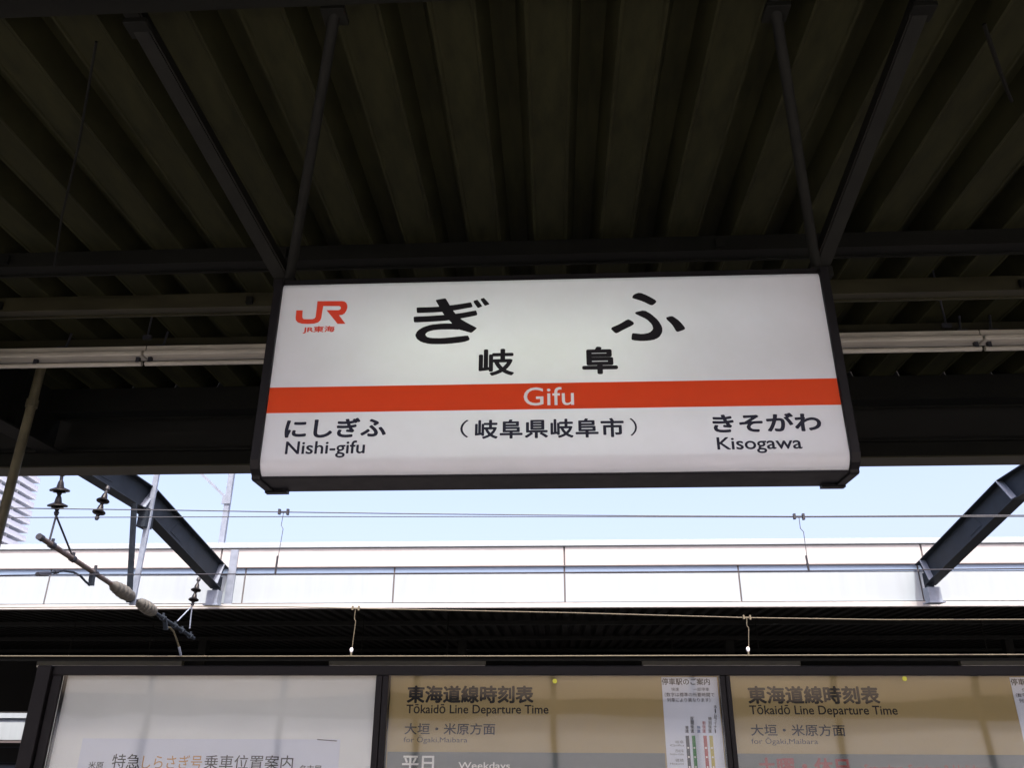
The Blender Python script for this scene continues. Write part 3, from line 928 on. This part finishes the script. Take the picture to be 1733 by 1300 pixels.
def dropper(px0, px1, Y, label, far):
    A, B = at(*px0, Y), at(*px1, Y)
    t = empty('wire_dropper', A, label, 'dropper', 'droppers between the overhead wires')
    k = A.lerp(B, .28) + Vector((0.03, 0, 0))
    k2 = A.lerp(B, .22) + Vector((-0.01, 0, 0))
    mt = 'copper' if far else 'wire'
    MB().path([A, k2, k, B], 0.006 if not far else .009, 6).build('strand', M[mt], t)
    mb = MB()
    mb.box(A + Vector((-.09, -.03, -.04)), A + Vector((-.055, .03, .05))).box(A + Vector((.055, -.03, -.05)), A + Vector((.09, .03, .05))).box(A + Vector((-.09, -.012, -.015)), A + Vector((.09, .012, .015)))
    mb.build('upper_clip', M['fitting' if not far else 'copper'], t)
    if far:
        MB().lathe(B + Vector((0, 0, .18)), B + Vector((0, 0, .08)), [(0, .02), (.3, .038), (.7, .038), (1, .02)], 10).build('bead', M['board_white'], t, smooth=True)
        MB().cyl(B + Vector((0, 0, .08)), B + Vector((0, 0, -.01)), .022, 8).build('lower_clip', M['copper'], t)
    else:
        MB().cyl(B.lerp(A, .28), B, 0.018, 8).build('lower_clip', M['fitting'], t)
dropper((480, 867), (466, 971), YN, 'thin dropper hanging under the Nishi-gifu end of the sign', False)
dropper((1352, 875), (1369, 967), YN, 'thin dropper hanging under the Kisogawa end of the sign', False)
dropper((602, 1030), (594, 1111), YFW, 'pale dropper with white bead above the frame between first and second case', True)
dropper((1264, 1045.5), (1267, 1110), YFW, 'pale dropper with white bead above the case with the red lettering', True)

# ================================================================== OPPOSITE CANOPY
YO = 21.0
def zo(y, Y=YO): return at(900, y, Y).z
opp = empty('opposite_canopy', (0, YO, zo(1030)), 'white clad roof edge of the opposite platform with dark ribbed underside', 'canopy')
z_bot, z_ledge, z_pan, z_rec, z_top, z_cap = zo(1030), zo(1021.5), zo(971), zo(958.5), zo(926), zo(916)
XO = 62
ups = [at(x, 940, YO).x for x in (955, 1561)]
st = ups[1] - ups[0]
xs_up = [ups[0] + i * st for i in range(-7, 8)]
for a, b in zip(xs_up[:-1], xs_up[1:]):
    box('parapet_panel', (a + .022, YO, z_rec + .01), (b - .022, YO + .25, z_top), M['cream'], opp, bevel=0.01)
box('parapet_cap', (xs_up[0], YO - .05, z_top + .012), (xs_up[-1], YO + .35, z_cap), M['white'], opp, bevel=0.01)
box('parapet_core', (xs_up[0], YO + .03, z_bot + .02), (xs_up[-1], YO + .22, z_top + .01), M['joint'], opp)
box('drip_strip', (xs_up[0], YO - .03, z_rec - .012), (xs_up[-1], YO + .0295, z_rec + .008), M['joint'], opp)
jl = [at(x, 960, YO).x for x in (88, 417, 668, 955, 1249, 1553)]
stl = (jl[-1] - jl[-2])
xs_lo = [jl[0] - stl * k for k in range(9, 0, -1)] + jl + [jl[-1] + stl * k for k in range(1, 10)]
for a, b in zip(xs_lo[:-1], xs_lo[1:]):
    box('fascia_panel', (a + .022, YO + .0, z_ledge + .03), (b - .022, YO + .0285, z_pan - .012), M['white'], opp)
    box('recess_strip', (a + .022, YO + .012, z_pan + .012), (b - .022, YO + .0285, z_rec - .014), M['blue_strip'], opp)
mb = MB().box((xs_lo[0], YO - .06, z_bot + .005), (xs_lo[-1], YO + .0285, z_ledge))
mb.build('sill', M['cream'], opp, bevel=0.012)
box('pale_pilaster', (at(386, 975, YO).x, YO - .045, z_ledge + .001), (at(399, 975, YO).x, YO - .002, z_top - .03), M['galv_light'], opp)
# ribbed underside
pit2 = 0.38
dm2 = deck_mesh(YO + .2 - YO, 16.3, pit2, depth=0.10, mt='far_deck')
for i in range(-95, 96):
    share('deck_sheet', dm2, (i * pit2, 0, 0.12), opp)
for yy in (24.5, 29.0, 34.0):
    box('cross_purlin', (-36, yy, z_bot - .02), (36, yy + .15, z_bot + .1), M['fascia'], opp)
for xx in (-21, -12.5, -3.2, 6.1, 15.5, 25):
    box('column', (xx - .14, 29.16, 0), (xx + .14, 29.44, z_bot + .1), M['fascia'], opp)
box('back_screen', (-36, 37.0, at(20, 1205, 37).z), (36, 37.2, z_bot + .3), M['fascia'], opp)
# opposite strip lights
lt = [(61, 307), (556, 822), (1087, 1356), (1627, 1890)]
YLT = 23.2
labs = ['dim strip light under the opposite roof above the blank case', 'dim strip light under the opposite roof above the post between first and second case',
        'dim strip light under the opposite roof above the stopping station guide', 'dim strip light under the opposite roof running off the picture edge']
for (a, b), lab in zip(lt, labs):
    A, B = at(a, 1128.5, YLT), at(b, 1128.5, YLT)
    z = A.z
    t = empty('far_strip_light', ((A.x + B.x) / 2, YLT, z), lab, 'strip light', 'strip lights under the opposite roof')
    box('housing', (A.x, YLT, z + .03), (B.x, YLT + .16, z + .19), M['purlin'], t, bevel=.01)
    box('tube', (A.x + .02, YLT - .01, z - .02), (B.x - .02, YLT + .05, z + .028), M['lamp_white'], t)
    for f in (.2, .75):
        xx = A.x + (B.x - A.x) * f
        MB().cyl((xx, YLT + .08, z + .19), (xx, YLT + .08, z_bot + .13), .015, 6).build('hanger_rod', M['far_deck'], t)
box('cable_duct', (-36, 22.4, zo(1119, 22.4)), (36, 22.5, zo(1115, 22.4)), M['beam'], opp)

# white parapet wall seen below the opposite roof, past the notice board
def zy(y, Y): return at(20, y, Y).z
wl = empty('viaduct_parapet', (0, 41, -1.15), 'white parapet wall with a blue-grey recess seen under the opposite roof', 'wall')
box('coping', (-60, 40.95, zy(1216, 41)), (40, 41.3, zy(1207.5, 41)), M['white'], wl)
box('recess', (-60, 41.06, zy(1223, 41)), (40, 41.2, zy(1216, 41) - .003), M['galv_light'], wl)
box('wall_panel', (-60, 41.0, zy(1253, 41)), (40, 41.25, zy(1223, 41) - .003), M['white'], wl)
box('wall_base', (-60, 41.02, -1.15), (40, 41.24, zy(1253, 41) - .003), M['joint'], wl)
fc = empty('platform_fence', (0, 36.6, 0), 'dark low fence with two pale rails at the back of the opposite platform', 'fence')
for yp in (1266, 1292):
    z = zy(yp, 36.6)
    box('rail', (-36, 36.58, z - .025), (36, 36.63, z + .025), M['galv'], fc)
z = zy(1258, 36.8)
box('solid_panel', (-36, 36.72, 0.0), (36, 36.8, z), M['fascia'], fc)
for i in range(-14, 15):
    box('fence_post', (i * 2.5 - .04, 36.635, 0), (i * 2.5 + .04, 36.715, zy(1258, 36.8) - .01), M['fascia'], fc)

# pale mast above the opposite roof
ms = empty('lattice_mast', (-9.2, 22.0, z_bot), 'pale slender steel mast with a slanting stay behind the grey gantry foot', 'mast')
A, B = at(371, 960, 21.6), at(386, 846, 21.6)
A.x, = (A.x,)
MB().bar((B.x, 21.6, A.z - .6), (B.x, 21.6, at(394, 790, 21.6).z + 1.2), .15, .12, up=(0, 1, 0)).build('upright', M['galv_light'], ms)
MB().bar(B, at(318, 780, 21.6), .07, .07).build('stay', M['galv_light'], ms)
MB().box(B - Vector((.14, .05, .14)), B + Vector((.1, -.09, .1))).build('gusset', M['galv_light'], ms)
MB().box((B.x - .16, 21.45, z_cap - .05), (B.x + .16, 21.75, z_cap + .1)).build('foot', M['galv_light'], ms)

# ================================================================== FAR TOWER
tw = empty('apartment_tower', (-174.6, 261.9, -9), 'pale high-rise tower with stacked balcony slabs behind the olive pole', 'building')
box('wall', (-215, 226, -9), (-178.5, 259, 112), M['pale'], tw)
slab_me = None
nfl = 40
def slab_build(z):
    mb = MB()
    mb.box((-178.4, 226, z), (-174.6, 261.9, z + .5))
    mb.box((-175.0, 226, z + .505), (-174.7, 261.8, z + 1.75))
    mb.box((-178.4, 261.5, z + .505), (-175.1, 261.8, z + 1.75))
    return mb
first = slab_build(0).build('balcony', M['pale_slab'], tw)
first.location.z = 0
wins = [box('window', (-178.49, 228 + k * 7.7, 1.3), (-178.42, 232.6 + k * 7.7, 2.7), M['tower_glass'], tw) for k in range(4)]
fin = MB().box((-178.4, 238.5, 0.36), (-175.2, 238.8, 2.9)).build('party_wall', M['pale'], tw)
fin2 = MB().box((-178.4, 249.5, 0.36), (-175.2, 249.8, 2.9)).build('party_wall', M['pale'], tw)
for i in range(1, nfl):
    for o in (first, fin, fin2, *wins):
        c = o.copy()
        c.location.z = i * 2.92
        col.objects.link(c)

tw.rotation_euler.z = math.radians(9)
tw.location.x -= 4.5
# ================================================================== BEHIND THE VIEWER: what the glass mirrors
sc_ = empty('windbreak_screen', (0, -9.6, -1.15), 'steel windbreak frame across the track on the open side of the platform', 'fence')
box('top_beam', (-30, -9.7, 1.78), (30, -9.6, 2.12), M['beam'], sc_)
for i in range(-11, 12):
    box('post', (i * 2.6 - .05, -9.59, -1.15), (i * 2.6 + .05, -9.5, 3.2), M['beam'], sc_)
    if i < 11:
        box('reflection_fill_panel', (i * 2.6 + .052, -9.56, -1.15), (i * 2.6 + 2.548, -9.545, 1.775), M['frosted'], sc_)  # unseen sheets, added to brighten what the case glass mirrors below the beam
